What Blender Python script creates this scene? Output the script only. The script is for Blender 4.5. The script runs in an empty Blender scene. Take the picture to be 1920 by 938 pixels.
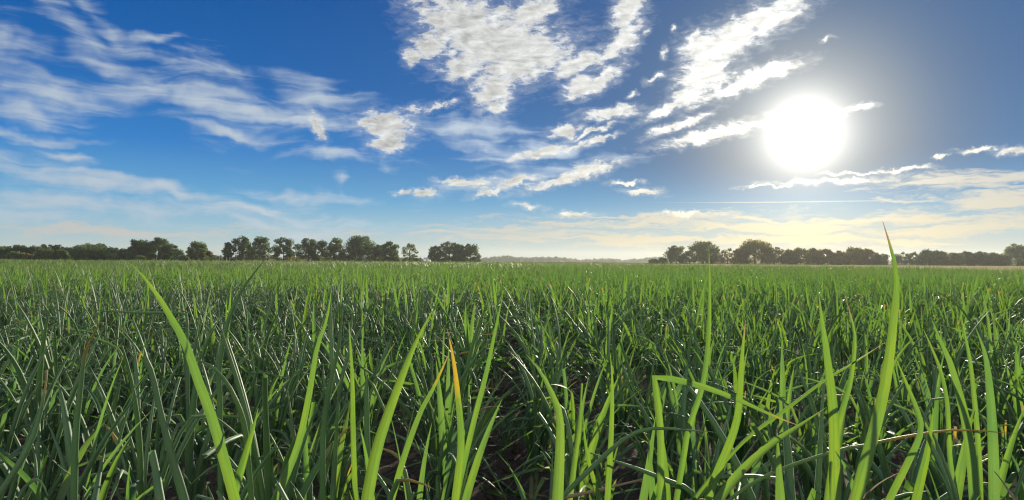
import bpy, math, random
import numpy as np
from mathutils import Vector, Matrix, Euler

random.seed(7)
rng = np.random.default_rng(11)
PI = math.pi
scn = bpy.context.scene
COL = scn.collection

# ---------------------------------------------------------------- camera
CAM_H = 0.72
FPX = 1250.0                      # focal length in pixels of a 1920 px wide picture
cam_d = bpy.data.cameras.new('camera')
cam = bpy.data.objects.new('camera', cam_d)
COL.objects.link(cam)
cam_d.sensor_width = 36.0
cam_d.lens = 36.0 * FPX / 1920.0
cam_d.clip_start = 0.02
cam_d.clip_end = 12000.0
PITCH = math.atan(21.0 / FPX)
ROLL = math.radians(0.36)
R_cam = Matrix.Rotation(PI / 2 + PITCH, 3, 'X') @ Matrix.Rotation(ROLL, 3, 'Z')
cam.location = (0, 0, CAM_H)
cam.rotation_euler = R_cam.to_euler()
scn.camera = cam
CAM = Vector((0, 0, CAM_H))


def ray(px, py):
    return (R_cam @ Vector(((px - 960.0) / FPX, -(py - 469.0) / FPX, -1.0))).normalized()


def at(px, py, depth):
    d = ray(px, py)
    return CAM + d * (depth / d.y)


def azel(px, py):
    d = ray(px, py)
    return np.array([math.degrees(math.atan2(d.x, d.y)), math.degrees(math.asin(d.z))])


# ---------------------------------------------------------------- render settings
scn.render.engine = 'CYCLES'
vs = scn.view_settings
scn.display_settings.display_device = 'sRGB'
vs.view_transform = 'Standard'
vs.look = 'None'
vs.exposure = 0.8
vs.gamma = 1.0
vs.use_curve_mapping = False
cy = scn.cycles
cy.max_bounces = 7
cy.diffuse_bounces = 3
cy.glossy_bounces = 2
cy.transmission_bounces = 4
cy.transparent_max_bounces = 4
cy.volume_bounces = 0
cy.caustics_reflective = False
cy.caustics_refractive = False
cy.sample_clamp_indirect = 6.0
cy.use_denoising = True
try:
    cy.denoiser = 'OPENIMAGEDENOISE'
    cy.denoising_input_passes = 'RGB_ALBEDO_NORMAL'
    cy.denoising_prefilter = 'ACCURATE'
except Exception:
    pass
cy.filter_width = 1.2

# ---------------------------------------------------------------- the sky
SUN_DIR = ray(1508, 250)
SUN_EL = math.asin(SUN_DIR.z)
SUN_AZ = math.atan2(SUN_DIR.x, SUN_DIR.y)      # clockwise from +Y

world = bpy.data.worlds.new('World')
scn.world = world
world.use_nodes = True
wt = world.node_tree
wt.nodes.clear()
world.cycles.sampling_method = 'NONE'


def nd(kind, **kw):
    n = wt.nodes.new(kind)
    for k, v in kw.items():
        setattr(n, k, v)
    return n


def put(sock, v):
    if v is None:
        return
    if isinstance(v, bpy.types.NodeSocket):
        wt.links.new(v, sock)
    else:
        sock.default_value = v


def M(op, a, b=None, c=None, clamp=False):
    n = nd('ShaderNodeMath', operation=op, use_clamp=clamp)
    put(n.inputs[0], a); put(n.inputs[1], b)
    if c is not None:
        put(n.inputs[2], c)
    return n.outputs[0]


def V(op, a, b=None, s=None):
    n = nd('ShaderNodeVectorMath', operation=op)
    put(n.inputs[0], a)
    if b is not None:
        put(n.inputs[1], b)
    if s is not None:
        put(n.inputs['Scale'], s)
    return n.outputs['Value'] if op in ('LENGTH', 'DOT_PRODUCT', 'DISTANCE') else n.outputs['Vector']


def SS(x, lo, hi, a=0.0, b=1.0):
    n = nd('ShaderNodeMapRange', interpolation_type='SMOOTHSTEP')
    put(n.inputs[0], x); put(n.inputs[1], lo); put(n.inputs[2], hi)
    put(n.inputs[3], a); put(n.inputs[4], b)
    return n.outputs[0]


def MIX(f, a, b, mode='MIX'):
    n = nd('ShaderNodeMix', data_type='RGBA', blend_type=mode)
    put(n.inputs[0], f)
    put(n.inputs[6], a if not isinstance(a, tuple) else (*a, 1.0)[:4])
    put(n.inputs[7], b if not isinstance(b, tuple) else (*b, 1.0)[:4])
    return n.outputs[2]


def NOISE(vec, scale, detail=6.0, rough=0.55, lac=2.0, dist=0.0, out=0):
    n = nd('ShaderNodeTexNoise', noise_dimensions='3D')
    n.normalize = True
    put(n.inputs['Vector'], vec); put(n.inputs['Scale'], scale)
    put(n.inputs['Detail'], detail); put(n.inputs['Roughness'], rough)
    put(n.inputs['Lacunarity'], lac); put(n.inputs['Distortion'], dist)
    return n.outputs[out]


def MAP(vec, loc=(0, 0, 0), rot=0.0, scale=(1, 1, 1), kind='POINT'):
    n = nd('ShaderNodeMapping', vector_type=kind)
    put(n.inputs[0], vec)
    n.inputs[1].default_value = loc
    n.inputs[2].default_value = (0, 0, rot)
    n.inputs[3].default_value = scale
    return n.outputs[0]


tc = nd('ShaderNodeTexCoord')
DIR = V('NORMALIZE', tc.outputs['Generated'])
sp = nd('ShaderNodeSeparateXYZ'); wt.links.new(DIR, sp.inputs[0])
AZ = M('MULTIPLY', M('ARCTAN2', sp.outputs[0], sp.outputs[1]), 180 / PI)
EL = M('MULTIPLY', M('ARCSINE', sp.outputs[2]), 180 / PI)
cb = nd('ShaderNodeCombineXYZ'); wt.links.new(AZ, cb.inputs[0]); wt.links.new(EL, cb.inputs[1])
P = cb.outputs[0]
# angle to the sun in degrees
cosang = V('DOT_PRODUCT', DIR, tuple(SUN_DIR))
ANG = M('MULTIPLY', M('ARCCOSINE', M('MINIMUM', cosang, 0.9999999)), 180 / PI)


def blobs(vec, lst, soft=0.25):
    """soft union of ellipses given as (cx, cy, semi_a, semi_b, rot_deg[, weight]) in photo pixels, held as directions"""
    acc = None
    for bl in lst:
        cx, cy_, a, b, r = bl[:5]
        w = bl[5] if len(bl) > 5 else 1.0
        c, s = math.cos(math.radians(r)), math.sin(math.radians(r))
        p0 = azel(cx, cy_)
        pa = (azel(cx + c * 5, cy_ - s * 5) - p0) / 5 * a
        pb = (azel(cx - s * 5, cy_ - c * 5) - p0) / 5 * b
        m = MAP(vec, (p0[0], p0[1], 0), math.atan2(pa[1], pa[0]),
                (np.linalg.norm(pa), np.linalg.norm(pb), 1.0), 'TEXTURE')
        f = M('MULTIPLY_ADD', V('LENGTH', m), -w, w)
        acc = f if acc is None else M('SMOOTH_MAX', acc, f, soft)
    return acc


# --- clear air
sky = nd('ShaderNodeTexSky', sky_type='NISHITA')
sky.sun_disc = False
sky.sun_elevation = SUN_EL
sky.sun_rotation = SUN_AZ
sky.altitude = 0.0
sky.air_density = 1.0
sky.dust_density = 0.35
sky.ozone_density = 2.2
ramp = nd('ShaderNodeValToRGB')
er = ramp.color_ramp
stops = [(0.0, (.47, .53, .48)), (0.9, (.46, .56, .55)), (2.6, (.31, .52, .64)), (4.8, (.135, .40, .66)), (9.0, (.035, .225, .60)), (14.0, (.010, .135, .45)), (21.0, (.002, .092, .36)), (50.0, (.002, .06, .26))]
while len(er.elements) < len(stops):
    er.elements.new(0.5)
for e, (p, c) in zip(er.elements, stops):
    e.position = max(p, 0.0) / 50.0
    e.color = (*c, 1)
put(ramp.inputs[0], M('DIVIDE', M('MAXIMUM', EL, 0.0), 50.0, clamp=True))
nearW = M('EXPONENT', M('MULTIPLY', ANG, -1 / 16.0))
highW = SS(EL, 2.0, 9.0)
base = MIX(M('MULTIPLY', M('MULTIPLY', nearW, highW), 1.5, clamp=True), ramp.outputs[0], (.006, .088, .215))
base = MIX(M('MULTIPLY', M('MULTIPLY', M('EXPONENT', M('MULTIPLY', ANG, -1 / 14.0)), SS(EL, 6.0, 0.0)), 1.5, clamp=True), base, (.42, .43, .36))
clear = MIX(0.022, base, V('SCALE', sky.outputs[0], s=0.1))


# --- crisp altocumulus (centre and towards the sun)
A = [
    (930, 80, 120, 80, 0), (862, 38, 90, 62, 0), (985, 112, 110, 52, 20), (925, 165, 52, 44, 60), (930, 198, 22, 22, 0),
    (806, 85, 42, 34, 20), (772, 106, 20, 22, 0), (862, 130, 42, 26, 0), (800, 25, 60, 24, -40, .55), (1000, 20, 70, 30, 30),
    (1080, 120, 60, 20, 25), (1090, 160, 44, 26, 25), (1128, 150, 58, 18, 32), (1150, 95, 66, 16, 38),
    (1178, 18, 34, 62, -14), (1172, 70, 26, 40, -30),
    (1440, 34, 92, 34, 24), (1375, 72, 84, 38, 30), (1322, 96, 50, 46, 0), (1322, 140, 62, 42, 12), (1440, 134, 74, 17, 14),
    (1385, 160, 110, 15, 20), (1290, 178, 42, 26, 30), (1250, 202, 52, 11, 28), (1305, 62, 16, 12, 40),
    (1330, 252, 112, 15, 13), (1250, 240, 46, 9, 20), (1290, 228, 52, 8, 20), (1600, 205, 40, 7, 12), (1560, 215, 40, 9, 10),
    (1145, 213, 66, 13, 7), (1185, 178, 14, 6, 40), (1058, 247, 34, 13, 10), (1125, 262, 40, 7, 22), (1080, 275, 30, 6, 20), (1115, 245, 50, 6, 22),
    (1100, 322, 76, 15, 16), (1050, 338, 80, 11, 17), (880, 345, 56, 10, 3), (965, 340, 50, 9, 8), (918, 360, 40, 7, 12), (848, 340, 34, 7, -3),
    (797, 362, 26, 8, 0), (756, 360, 18, 6, 0), (1205, 358, 38, 8, -6), (1175, 342, 34, 4, 3), (1010, 288, 70, 10, 12),
    (725, 236, 62, 30, -8), (728, 268, 44, 20, 0), (597, 238, 12, 30, 28), (690, 228, 26, 12, 20),
    (1242, 98, 7, 11, -15, .8), (1262, 54, 6, 6, 40, .8), (1228, 148, 20, 5, 20, .7), (1548, 72, 14, 4, 10, .6), (1210, 60, 14, 8, 40, .6),
    (820, 198, 40, 6, 10, .6), (785, 205, 34, 8, 10, .5), (1075, 403, 34, 5, 0, .7), (990, 387, 30, 6, -3, .7), (1290, 400, 60, 4, 0, .8),
    (1835, 282, 46, 5, 6), (1898, 282, 38, 8, 8), (1762, 293, 16, 3, 8, .8), (1700, 318, 60, 5, 6), (1600, 325, 60, 4, -2, .9),
    (1560, 340, 120, 6, 2), (1440, 348, 60, 3, 3), (945, 20, 40, 20, 10, .6),
]
wA = V('SCALE', V('SUBTRACT', NOISE(P, 0.8, 6.0, 0.62, out=1), (0.5, 0.5, 0.5)), s=1.5)
PA = V('ADD', P, wA)
FA = blobs(PA, A, 0.18)
streak = MAP(P, rot=math.radians(-24), scale=(0.6, 1.5, 1))
nA = NOISE(streak, 1.4, 7.0, 0.57, 2.1, 0.5)
nR1 = NOISE(streak, 0.95, 4.0, 0.5, 2.1, 0.7)
nA2 = NOISE(V('ADD', streak, (0.24, -0.42, 0.0)), 0.95, 4.0, 0.5, 2.1, 0.7)
nfA = NOISE(streak, 7.0, 4.0, 0.6)
dA0 = M('ADD', M('ADD', M('MULTIPLY', FA, 1.25), M('MULTIPLY', M('SUBTRACT', nA, 0.5), 2.0)), M('MULTIPLY', M('SUBTRACT', nfA, 0.5), 0.55))
covA = M('MAXIMUM', SS(dA0, -0.10, 0.75), M('MULTIPLY', SS(M('ADD', M('MULTIPLY', FA, 0.9), M('MULTIPLY', M('SUBTRACT', nA, 0.5), 1.6)), -0.55, 0.6), 0.34))
thickA = SS(dA0, 0.25, 1.15)
reliefA = M('MULTIPLY', M('SUBTRACT', nA2, nR1), 1.9)

# --- soft cirrus on the left and behind
B = [
    (20, 75, 70, 45, -30), (190, 112, 70, 24, -25), (115, 172, 120, 40, -10), (60, 206, 64, 20, -4), (330, 176, 190, 34, -13),
    (480, 200, 150, 24, -12), (585, 228, 90, 20, -14), (650, 235, 70, 16, -10), (285, 62, 44, 11, 6, .8), (330, 118, 120, 14, -16, .6), (430, 246, 110, 13, -9, .8),
    (110, 322, 210, 26, -9), (310, 348, 190, 15, -12), (110, 284, 70, 10, -14), (230, 385, 320, 22, -4), (500, 392, 150, 11, -5),
    (560, 365, 110, 10, -6, .7), (870, 240, 100, 22, -4), (980, 285, 110, 22, 8), (900, 275, 80, 18, -12), (640, 300, 90, 8, -8, .5), (725, 315, 18, 10, -40, .6),
    (110, 20, 190, 14, -42, .32), (200, 40, 130, 8, -45, .28), (600, 170, 60, 22, -20, .5), (1000, 335, 150, 14, 12, .6), (630, 345, 20, 14, 70, .6),
    (420, 130, 60, 16, -30, .5), (60, 395, 160, 16, 0, .8), (40, 250, 120, 8, -5, .6), (560, 420, 200, 10, -2, .6),
]
wB = V('SCALE', V('SUBTRACT', NOISE(P, 0.16, 4.0, 0.55, out=1), (0.5, 0.5, 0.5)), s=5.0)
PB = V('ADD', P, wB)
FB = blobs(PB, B, 0.35)
fibre = MAP(V('ADD', P, V('SCALE', wB, s=0.35)), rot=math.radians(13), scale=(0.3, 1.9, 1))
nB = NOISE(fibre, 0.55, 7.0, 0.54, 2.0, 0.6)
nBl = NOISE(P, 0.13, 3.0, 0.5)
dB0 = M('ADD', M('MULTIPLY', FB, 0.8), M('ADD', M('MULTIPLY', M('SUBTRACT', nB, 0.5), 2.1), M('MULTIPLY', M('SUBTRACT', nBl, 0.5), 0.7)))
covB = M('MULTIPLY', SS(dB0, -0.40, 0.95), 0.93)

# --- low streaks over the horizon
C = [
    (1480, 424, 270, 30, 0), (1180, 412, 200, 18, -1), (1800, 345, 230, 22, 2), (1870, 372, 120, 34, 3), (1790, 428, 200, 22, 3),
    (1000, 440, 260, 26, 0, .8), (1650, 410, 160, 26, 3), (1250, 450, 380, 18, 0, .8), (300, 436, 420, 16, 0, .55), (1560, 450, 260, 16, 0), (1900, 330, 90, 14, 3),
    (880, 420, 80, 10, 4, .7), (1700, 372, 90, 5, 2, .8),
]
wC = V('SCALE', V('SUBTRACT', NOISE(MAP(P, scale=(0.4, 1.2, 1)), 0.5, 4.0, 0.55, out=1), (0.5, 0.5, 0.5)), s=2.2)
FC = blobs(V('ADD', P, wC), C, 0.3)
nC = NOISE(MAP(V('ADD', P, wC), rot=math.radians(-3), scale=(0.16, 1.9, 1)), 0.9, 8.0, 0.62, 2.0, 0.3)
dC0 = M('ADD', FC, M('MULTIPLY', M('SUBTRACT', nC, 0.5), 3.4))
covC = M('MULTIPLY', SS(dC0, -0.05, 0.75), 0.92)
# a vapour trail
trail = SS(M('ADD', blobs(V('ADD', P, V('SCALE', wC, s=0.05)), [(1480, 379, 330, 1.7, 0.6)]), M('MULTIPLY', M('SUBTRACT', nC, 0.5), 0.6)), 0.0, 0.8, 0.0, 0.6)
covC = M('MAXIMUM', covC, trail)

# --- brightness of cloud by distance from the sun and height above the horizon
near = M('EXPONENT', M('MULTIPLY', ANG, -1 / 15.0))
low = M('EXPONENT', M('MULTIPLY', M('MAXIMUM', EL, 0.0), -1 / 4.5))
lownear = M('MULTIPLY', low, M('EXPONENT', M('MULTIPLY', ANG, -1 / 17.0)), clamp=True)
warm = MIX(M('MULTIPLY', lownear, 2.2, clamp=True), (0.80, 0.815, 0.80), (1.0, 0.82, 0.44))
litA = M('ADD', M('MULTIPLY_ADD', near, 0.55, 0.88), M('MULTIPLY', reliefA, M('MULTIPLY_ADD', near, 0.5, 0.45)))
litA = M('MULTIPLY', litA, M('SUBTRACT', 1.0, M('MULTIPLY', thickA, M('SUBTRACT', 0.34, M('MULTIPLY', near, 0.6, clamp=True)))))
colA = V('SCALE', warm, s=M('MAXIMUM', litA, 0.25))
colB = V('SCALE', (0.54, 0.63, 0.71), s=M('MULTIPLY_ADD', near, 1.2, 0.88))
colC = V('SCALE', warm, s=M('MULTIPLY_ADD', near, 0.30, 0.66))

# --- aureole of the low sun
g1 = M('MULTIPLY', M('EXPONENT', M('MULTIPLY', M('MULTIPLY', ANG, ANG), -1 / 6.0)), 1.5)
g2 = M('MULTIPLY', M('EXPONENT', M('MULTIPLY', M('MULTIPLY', ANG, ANG), -1 / 40.0)), 0.50)
g3 = M('MULTIPLY', M('EXPONENT', M('MULTIPLY', ANG, -1 / 10.5)), 0.21)
glow = V('ADD', V('ADD', V('SCALE', (1.0, 0.97, 0.86), s=g1), V('SCALE', (1.0, 0.90, 0.66), s=g2)), V('SCALE', (1.0, 0.92, 0.76), s=g3))


def BG(col):
    n = nd('ShaderNodeBackground')
    put(n.inputs[0], V('SCALE', col, s=10.0 * 0.574))
    n.inputs[1].default_value = 0.1
    return n.outputs[0]


def MIXS(f, a, b):
    n = nd('ShaderNodeMixShader')
    put(n.inputs[0], f); put(n.inputs[1], a); put(n.inputs[2], b)
    return n.outputs[0]


# unseen bright cloud bank added behind the viewer as fill light for the leaves
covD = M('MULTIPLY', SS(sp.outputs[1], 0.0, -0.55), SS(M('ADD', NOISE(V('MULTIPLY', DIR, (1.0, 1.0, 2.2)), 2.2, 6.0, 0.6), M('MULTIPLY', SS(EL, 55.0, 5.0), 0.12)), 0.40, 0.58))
s3 = MIXS(covA, MIXS(covC, MIXS(covB, BG(clear), BG(colB)), BG(colC)), BG(colA))
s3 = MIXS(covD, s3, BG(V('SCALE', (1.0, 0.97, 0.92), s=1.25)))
addn = nd('ShaderNodeAddShader')
put(addn.inputs[0], s3); put(addn.inputs[1], BG(glow))
out = nd('ShaderNodeOutputWorld')
wt.links.new(addn.outputs[0], out.inputs[0])

# the sun itself
sun_d = bpy.data.lights.new('sun', 'SUN')
sun_d.energy = 5.0
sun_d.angle = math.radians(0.55)
sun_d.color = (1.0, 0.89, 0.70)
sun = bpy.data.objects.new('sun', sun_d)
COL.objects.link(sun)
sun.rotation_euler = SUN_DIR.to_track_quat('Z', 'Y').to_euler()
sun.location = (30, 60, 40)

# ================================================================ helpers
def link(o, parent=None):
    COL.objects.link(o)
    if parent is not None:
        o.parent = parent
    return o


def tag(o, label=None, cat=None, group=None, kind=None):
    if label:
        o['label'] = label
    if cat:
        o['category'] = cat
    if group:
        o['group'] = group
    if kind:
        o['kind'] = kind
    return o


class Buf:
    """collects vertices, faces and a four-number record per vertex"""

    def __init__(self):
        self.v, self.f, self.a, self.m = [], [], [], []
        self.n = 0

    def add(self, v, f, a, mi=0):
        v = np.asarray(v, float)
        self.v.append(v)
        self.f.append(np.asarray(f, int) + self.n)
        a = np.asarray(a, float)
        if a.ndim == 1:
            a = np.tile(a, (len(v), 1))
        self.a.append(a)
        self.m.append(np.full(len(f), mi, int))
        self.n += len(v)

    def arrays(self):
        return np.concatenate(self.v), np.concatenate(self.f), np.concatenate(self.a), np.concatenate(self.m)


def mesh_from(name, v, f, a=None, mi=None, mats=(), smooth=True):
    """v: (n,3); f: (m,4) quads, a quad whose last two indices agree is a triangle"""
    me = bpy.data.meshes.new(name)
    n, m = len(v), len(f)
    tri = f[:, 2] == f[:, 3]
    tot = np.where(tri, 3, 4)
    keep = np.ones((m, 4), bool)
    keep[tri, 3] = False
    loops = f[keep]
    me.vertices.add(n)
    me.vertices.foreach_set('co', np.asarray(v, np.float32).ravel())
    me.loops.add(len(loops))
    me.loops.foreach_set('vertex_index', loops.astype(np.int32))
    me.polygons.add(m)
    me.polygons.foreach_set('loop_start', np.concatenate([[0], np.cumsum(tot)[:-1]]).astype(np.int32))
    me.polygons.foreach_set('loop_total', tot.astype(np.int32))
    me.polygons.foreach_set('use_smooth', np.full(m, smooth, bool))
    for mt in mats:
        me.materials.append(mt)
    if mi is not None:
        me.polygons.foreach_set('material_index', mi.astype(np.int32))
    if a is not None:
        at_ = me.attributes.new('leafdata', 'FLOAT_COLOR', 'POINT')
        at_.data.foreach_set('color', np.asarray(a, np.float32).ravel())
    me.update(calc_edges=True)
    me.validate()
    return me


def obj(name, me, parent=None):
    return link(bpy.data.objects.new(name, me), parent)


def unit(x):
    return x / (np.linalg.norm(x, axis=-1, keepdims=True) + 1e-12)


def tube(pts, rad, sides=6, ref=(0, 1, 0), flat=1.0, roll=0.0, cap=True, open_arc=None, cup=0.35):
    """sweep along pts. open_arc=None gives a closed tube, else a shallow open channel (a folded blade)"""
    pts = np.asarray(pts, float)
    N = len(pts)
    t = unit(np.gradient(pts, axis=0))
    ref = np.tile(np.asarray(ref, float), (N, 1)) if np.ndim(ref) == 1 else ref
    s = unit(np.cross(t, ref))
    n = np.cross(s, t)
    cr, sr = math.cos(roll), math.sin(roll)
    s, n = s * cr + n * sr, n * cr - s * sr
    rad = np.asarray(rad, float)[:, None]
    if open_arc is None:
        ang = np.arange(sides) * 2 * PI / sides
        v = pts[:, None] + rad[:, None] * (np.cos(ang)[None, :, None] * s[:, None] + flat * np.sin(ang)[None, :, None] * n[:, None])
        k = sides
        j = np.arange(sides)
        q = [np.stack([i * k + j, i * k + (j + 1) % k, (i + 1) * k + (j + 1) % k, (i + 1) * k + j], 1) for i in range(N - 1)]
    else:
        u = np.linspace(-1, 1, sides)
        v = pts[:, None] + rad[:, None] * (u[None, :, None] * s[:, None] + cup * (u ** 2 - 0.4)[None, :, None] * n[:, None])
        k = sides
        j = np.arange(sides - 1)
        q = [np.stack([i * k + j, i * k + j + 1, (i + 1) * k + j + 1, (i + 1) * k + j], 1) for i in range(N - 1)]
    tube.across = np.tile((np.arange(k) / (k - 1)) if open_arc is not None else 2.0 + np.abs(np.arange(k) / k * 2 - 1), N)
    return v.reshape(-1, 3), np.concatenate(q), np.repeat(np.linspace(0, 1, N), k)


def smooth_path(pts, n):
    """Catmull-Rom through pts, n samples evenly spaced along its length"""
    P = np.asarray(pts, float)
    Q = np.vstack([2 * P[0] - P[1], P, 2 * P[-1] - P[-2]])
    o = []
    for i in range(len(P) - 1):
        p0, p1, p2, p3 = Q[i:i + 4]
        t = np.linspace(0, 1, 14, endpoint=False)[:, None]
        o.append(0.5 * (2 * p1 + (p2 - p0) * t + (2 * p0 - 5 * p1 + 4 * p2 - p3) * t ** 2 + (3 * p1 - 3 * p2 + p3 - p0) * t ** 3))
    o = np.vstack(o + [P[-1:]])
    L = np.concatenate([[0], np.cumsum(np.linalg.norm(np.diff(o, axis=0), axis=1))])
    g = np.linspace(0, L[-1], n)
    return np.stack([np.interp(g, L, o[:, c]) for c in range(3)], 1)


# ================================================================ materials
def material(name):
    m = bpy.data.materials.new(name)
    m.use_nodes = True
    nt = m.node_tree
    nt.nodes.clear()
    return m, nt


class T:
    """small node-tree writer for surface materials"""

    def __init__(self, name):
        self.mat, self.t = material(name)

    def n(self, kind, ins=None, **kw):
        x = self.t.nodes.new(kind)
        for k, v in kw.items():
            setattr(x, k, v)
        for k, v in (ins or {}).items():
            s = x.inputs[k]
            if isinstance(v, bpy.types.NodeSocket):
                self.t.links.new(v, s)
            else:
                s.default_value = v
        return x

    def math(self, op, a, b=0.0, c=0.0, clamp=False):
        return self.n('ShaderNodeMath', {0: a, 1: b, 2: c}, operation=op, use_clamp=clamp).outputs[0]

    def mix(self, f, a, b, mode='MIX'):
        fix = lambda q: (*q, 1.0)[:4] if isinstance(q, tuple) else q
        return self.n('ShaderNodeMix', {0: f, 6: fix(a), 7: fix(b)}, data_type='RGBA', blend_type=mode).outputs[2]

    def ss(self, x, lo, hi, a=0.0, b=1.0):
        return self.n('ShaderNodeMapRange', {0: x, 1: lo, 2: hi, 3: a, 4: b}, interpolation_type='SMOOTHSTEP').outputs[0]

    def noise(self, vec, scale, detail=3.0, rough=0.55):
        ins = {'Scale': scale, 'Detail': detail, 'Roughness': rough}
        if vec is not None:
            ins['Vector'] = vec
        return self.n('ShaderNodeTexNoise', ins).outputs[0]

    def out(self, shader, volume=False):
        o = self.n('ShaderNodeOutputMaterial')
        self.t.links.new(shader, o.inputs[1 if volume else 0])
        return self.mat


def onion_leaf_material():
    m = T('onion_leaf')
    at_ = m.n('ShaderNodeAttribute', attribute_name='leafdata')
    s3 = m.n('ShaderNodeSeparateColor', {0: at_.outputs['Color']})
    along, tone, dry = s3.outputs[0], s3.outputs[1], s3.outputs[2]
    acr = at_.outputs['Alpha']
    round_ = m.math('GREATER_THAN', acr, 1.5)
    rib_v = m.n('ShaderNodeCombineXYZ', {0: m.math('MULTIPLY', acr, 16.0), 1: m.math('MULTIPLY', along, 5.0), 2: m.math('MULTIPLY', tone, 63.0)}).outputs[0]
    geo = m.n('ShaderNodeNewGeometry')
    pos = geo.outputs['Position']
    rnd = m.n('ShaderNodeObjectInfo').outputs['Random']
    patch = m.noise(pos, 0.9, 2.0)
    fine = m.noise(pos, 70.0, 3.0, 0.6)
    vein = m.noise(rib_v, 1.0, 3.0, 0.6)
    midrib = m.math('MULTIPLY', m.ss(m.math('ABSOLUTE', m.math('SUBTRACT', acr, 0.5)), 0.09, 0.02), m.math('SUBTRACT', 1.0, round_))
    speck = m.ss(m.noise(pos, 230.0, 2.0, 0.5), 0.70, 0.76)
    tn = m.math('ADD', m.math('MULTIPLY', tone, 0.8), m.math('ADD', m.math('MULTIPLY', rnd, 0.2), m.math('MULTIPLY_ADD', patch, 0.8, -0.32)), clamp=True)
    base = m.mix(tn, (0.050, 0.138, 0.078), (0.092, 0.172, 0.040))
    band = m.noise(m.n('ShaderNodeMapping', {0: pos, 3: (30.0, 30.0, 9.0)}).outputs[0], 1.0, 3.0, 0.6)
    base = m.mix(m.ss(band, 0.45, 0.75, 0.0, 0.55), base, (0.085, 0.165, 0.12))
    base = m.mix(m.ss(along, 0.22, 0.0), base, (0.13, 0.19, 0.075))
    base = m.mix(m.math('MULTIPLY', m.ss(fine, 0.5, 0.75), 0.22), base, (0.12, 0.17, 0.12))
    base = m.mix(1.0, base, m.n('ShaderNodeCombineColor', {0: m.math('MULTIPLY_ADD', vein, 1.3, 0.35), 1: m.math('MULTIPLY_ADD', vein, 1.3, 0.35), 2: m.math('MULTIPLY_ADD', vein, 1.3, 0.35)}).outputs[0], 'MULTIPLY')
    trans = m.mix(tn, (0.13, 0.28, 0.060), (0.265, 0.40, 0.022))
    trans = m.mix(m.math('MULTIPLY_ADD', vein, 0.9, -0.22, clamp=True), trans, (0.07, 0.18, 0.012))
    trans = m.mix(m.ss(band, 0.35, 0.7, 0.0, 0.5), trans, (0.10, 0.26, 0.035))
    base = m.mix(m.math('MULTIPLY', round_, 0.5), base, (0.160, 0.275, 0.120))
    base = m.mix(m.math('MULTIPLY', midrib, 0.5), base, (0.15, 0.22, 0.12))
    trans = m.mix(m.math('MULTIPLY', midrib, 0.6), trans, (0.08, 0.20, 0.02))
    base = m.mix(m.math('MULTIPLY', speck, 0.6), base, (0.30, 0.28, 0.20))
    thick = m.math('MULTIPLY', m.ss(along, 0.6, 0.12), 0.45)
    trans = m.mix(thick, trans, (0.055, 0.15, 0.018))
    patchy = m.ss(m.noise(m.n('ShaderNodeCombineXYZ', {0: m.math('MULTIPLY', acr, 1.5), 1: m.math('MULTIPLY', along, 7.0), 2: m.math('MULTIPLY', tone, 91.0)}).outputs[0], 1.0, 4.0, 0.65), 0.42, 0.66, 0.0, 0.45)
    trans = m.mix(patchy, trans, (0.075, 0.19, 0.03))
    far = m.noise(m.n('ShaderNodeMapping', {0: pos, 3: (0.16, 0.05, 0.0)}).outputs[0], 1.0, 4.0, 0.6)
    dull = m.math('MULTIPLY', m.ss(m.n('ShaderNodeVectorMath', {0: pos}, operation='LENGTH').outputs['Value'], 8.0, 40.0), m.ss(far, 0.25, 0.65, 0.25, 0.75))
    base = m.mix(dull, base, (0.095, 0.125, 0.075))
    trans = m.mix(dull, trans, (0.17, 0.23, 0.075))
    # withered tips: yellow, then straw
    edge = m.math('ADD', along, m.math('MULTIPLY_ADD', fine, 0.10, -0.05))
    start = m.math('SUBTRACT', 1.02, dry)
    ye = m.ss(edge, m.math('SUBTRACT', start, 0.05), m.math('ADD', start, 0.03))
    big = m.math('GREATER_THAN', dry, 0.5)
    slo = m.math('ADD', m.math('MULTIPLY', m.math('SUBTRACT', 1.0, big), 0.94), m.math('MULTIPLY', big, m.math('ADD', start, 0.04)))
    st = m.ss(edge, slo, m.math('ADD', slo, 0.06))
    ok = m.math('GREATER_THAN', dry, 0.03)
    ye = m.math('MULTIPLY', ye, ok)
    st = m.math('MULTIPLY', st, ok)
    base = m.mix(ye, base, (0.30, 0.24, 0.05))
    base = m.mix(st, base, (0.32, 0.24, 0.15))
    trans = m.mix(ye, trans, (0.46, 0.32, 0.025))
    trans = m.mix(st, trans, (0.26, 0.18, 0.10))
    bump = m.n('ShaderNodeBump', {'Strength': 0.25, 'Distance': 0.002, 'Height': vein})
    p = m.n('ShaderNodeBsdfPrincipled', {'Base Color': base, 'Roughness': m.math('MULTIPLY_ADD', fine, 0.22, 0.38), 'Specular IOR Level': 0.42, 'Sheen Weight': 0.35, 'Sheen Roughness': 0.35, 'Sheen Tint': (0.8, 1.0, 0.75, 1), 'Normal': bump.outputs[0]})
    tr = m.n('ShaderNodeBsdfTranslucent', {0: trans})
    mx = m.n('ShaderNodeMixShader', {0: m.math('MULTIPLY_ADD', round_, -0.12, 0.48), 1: p.outputs[0], 2: tr.outputs[0]})
    return m.out(mx.outputs[0])


def stem_material():
    m = T('onion_stem')
    at_ = m.n('ShaderNodeAttribute', attribute_name='leafdata')
    s3 = m.n('ShaderNodeSeparateColor', {0: at_.outputs['Color']})
    pos = m.n('ShaderNodeNewGeometry').outputs['Position']
    col = m.mix(s3.outputs[0], (0.36, 0.34, 0.22), (0.09, 0.16, 0.05))
    col = m.mix(m.ss(m.noise(pos, 60.0), 0.5, 0.7, 0, 0.5), col, (0.20, 0.13, 0.08))
    p = m.n('ShaderNodeBsdfPrincipled', {'Base Color': col, 'Roughness': 0.5})
    return m.out(p.outputs[0])


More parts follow.
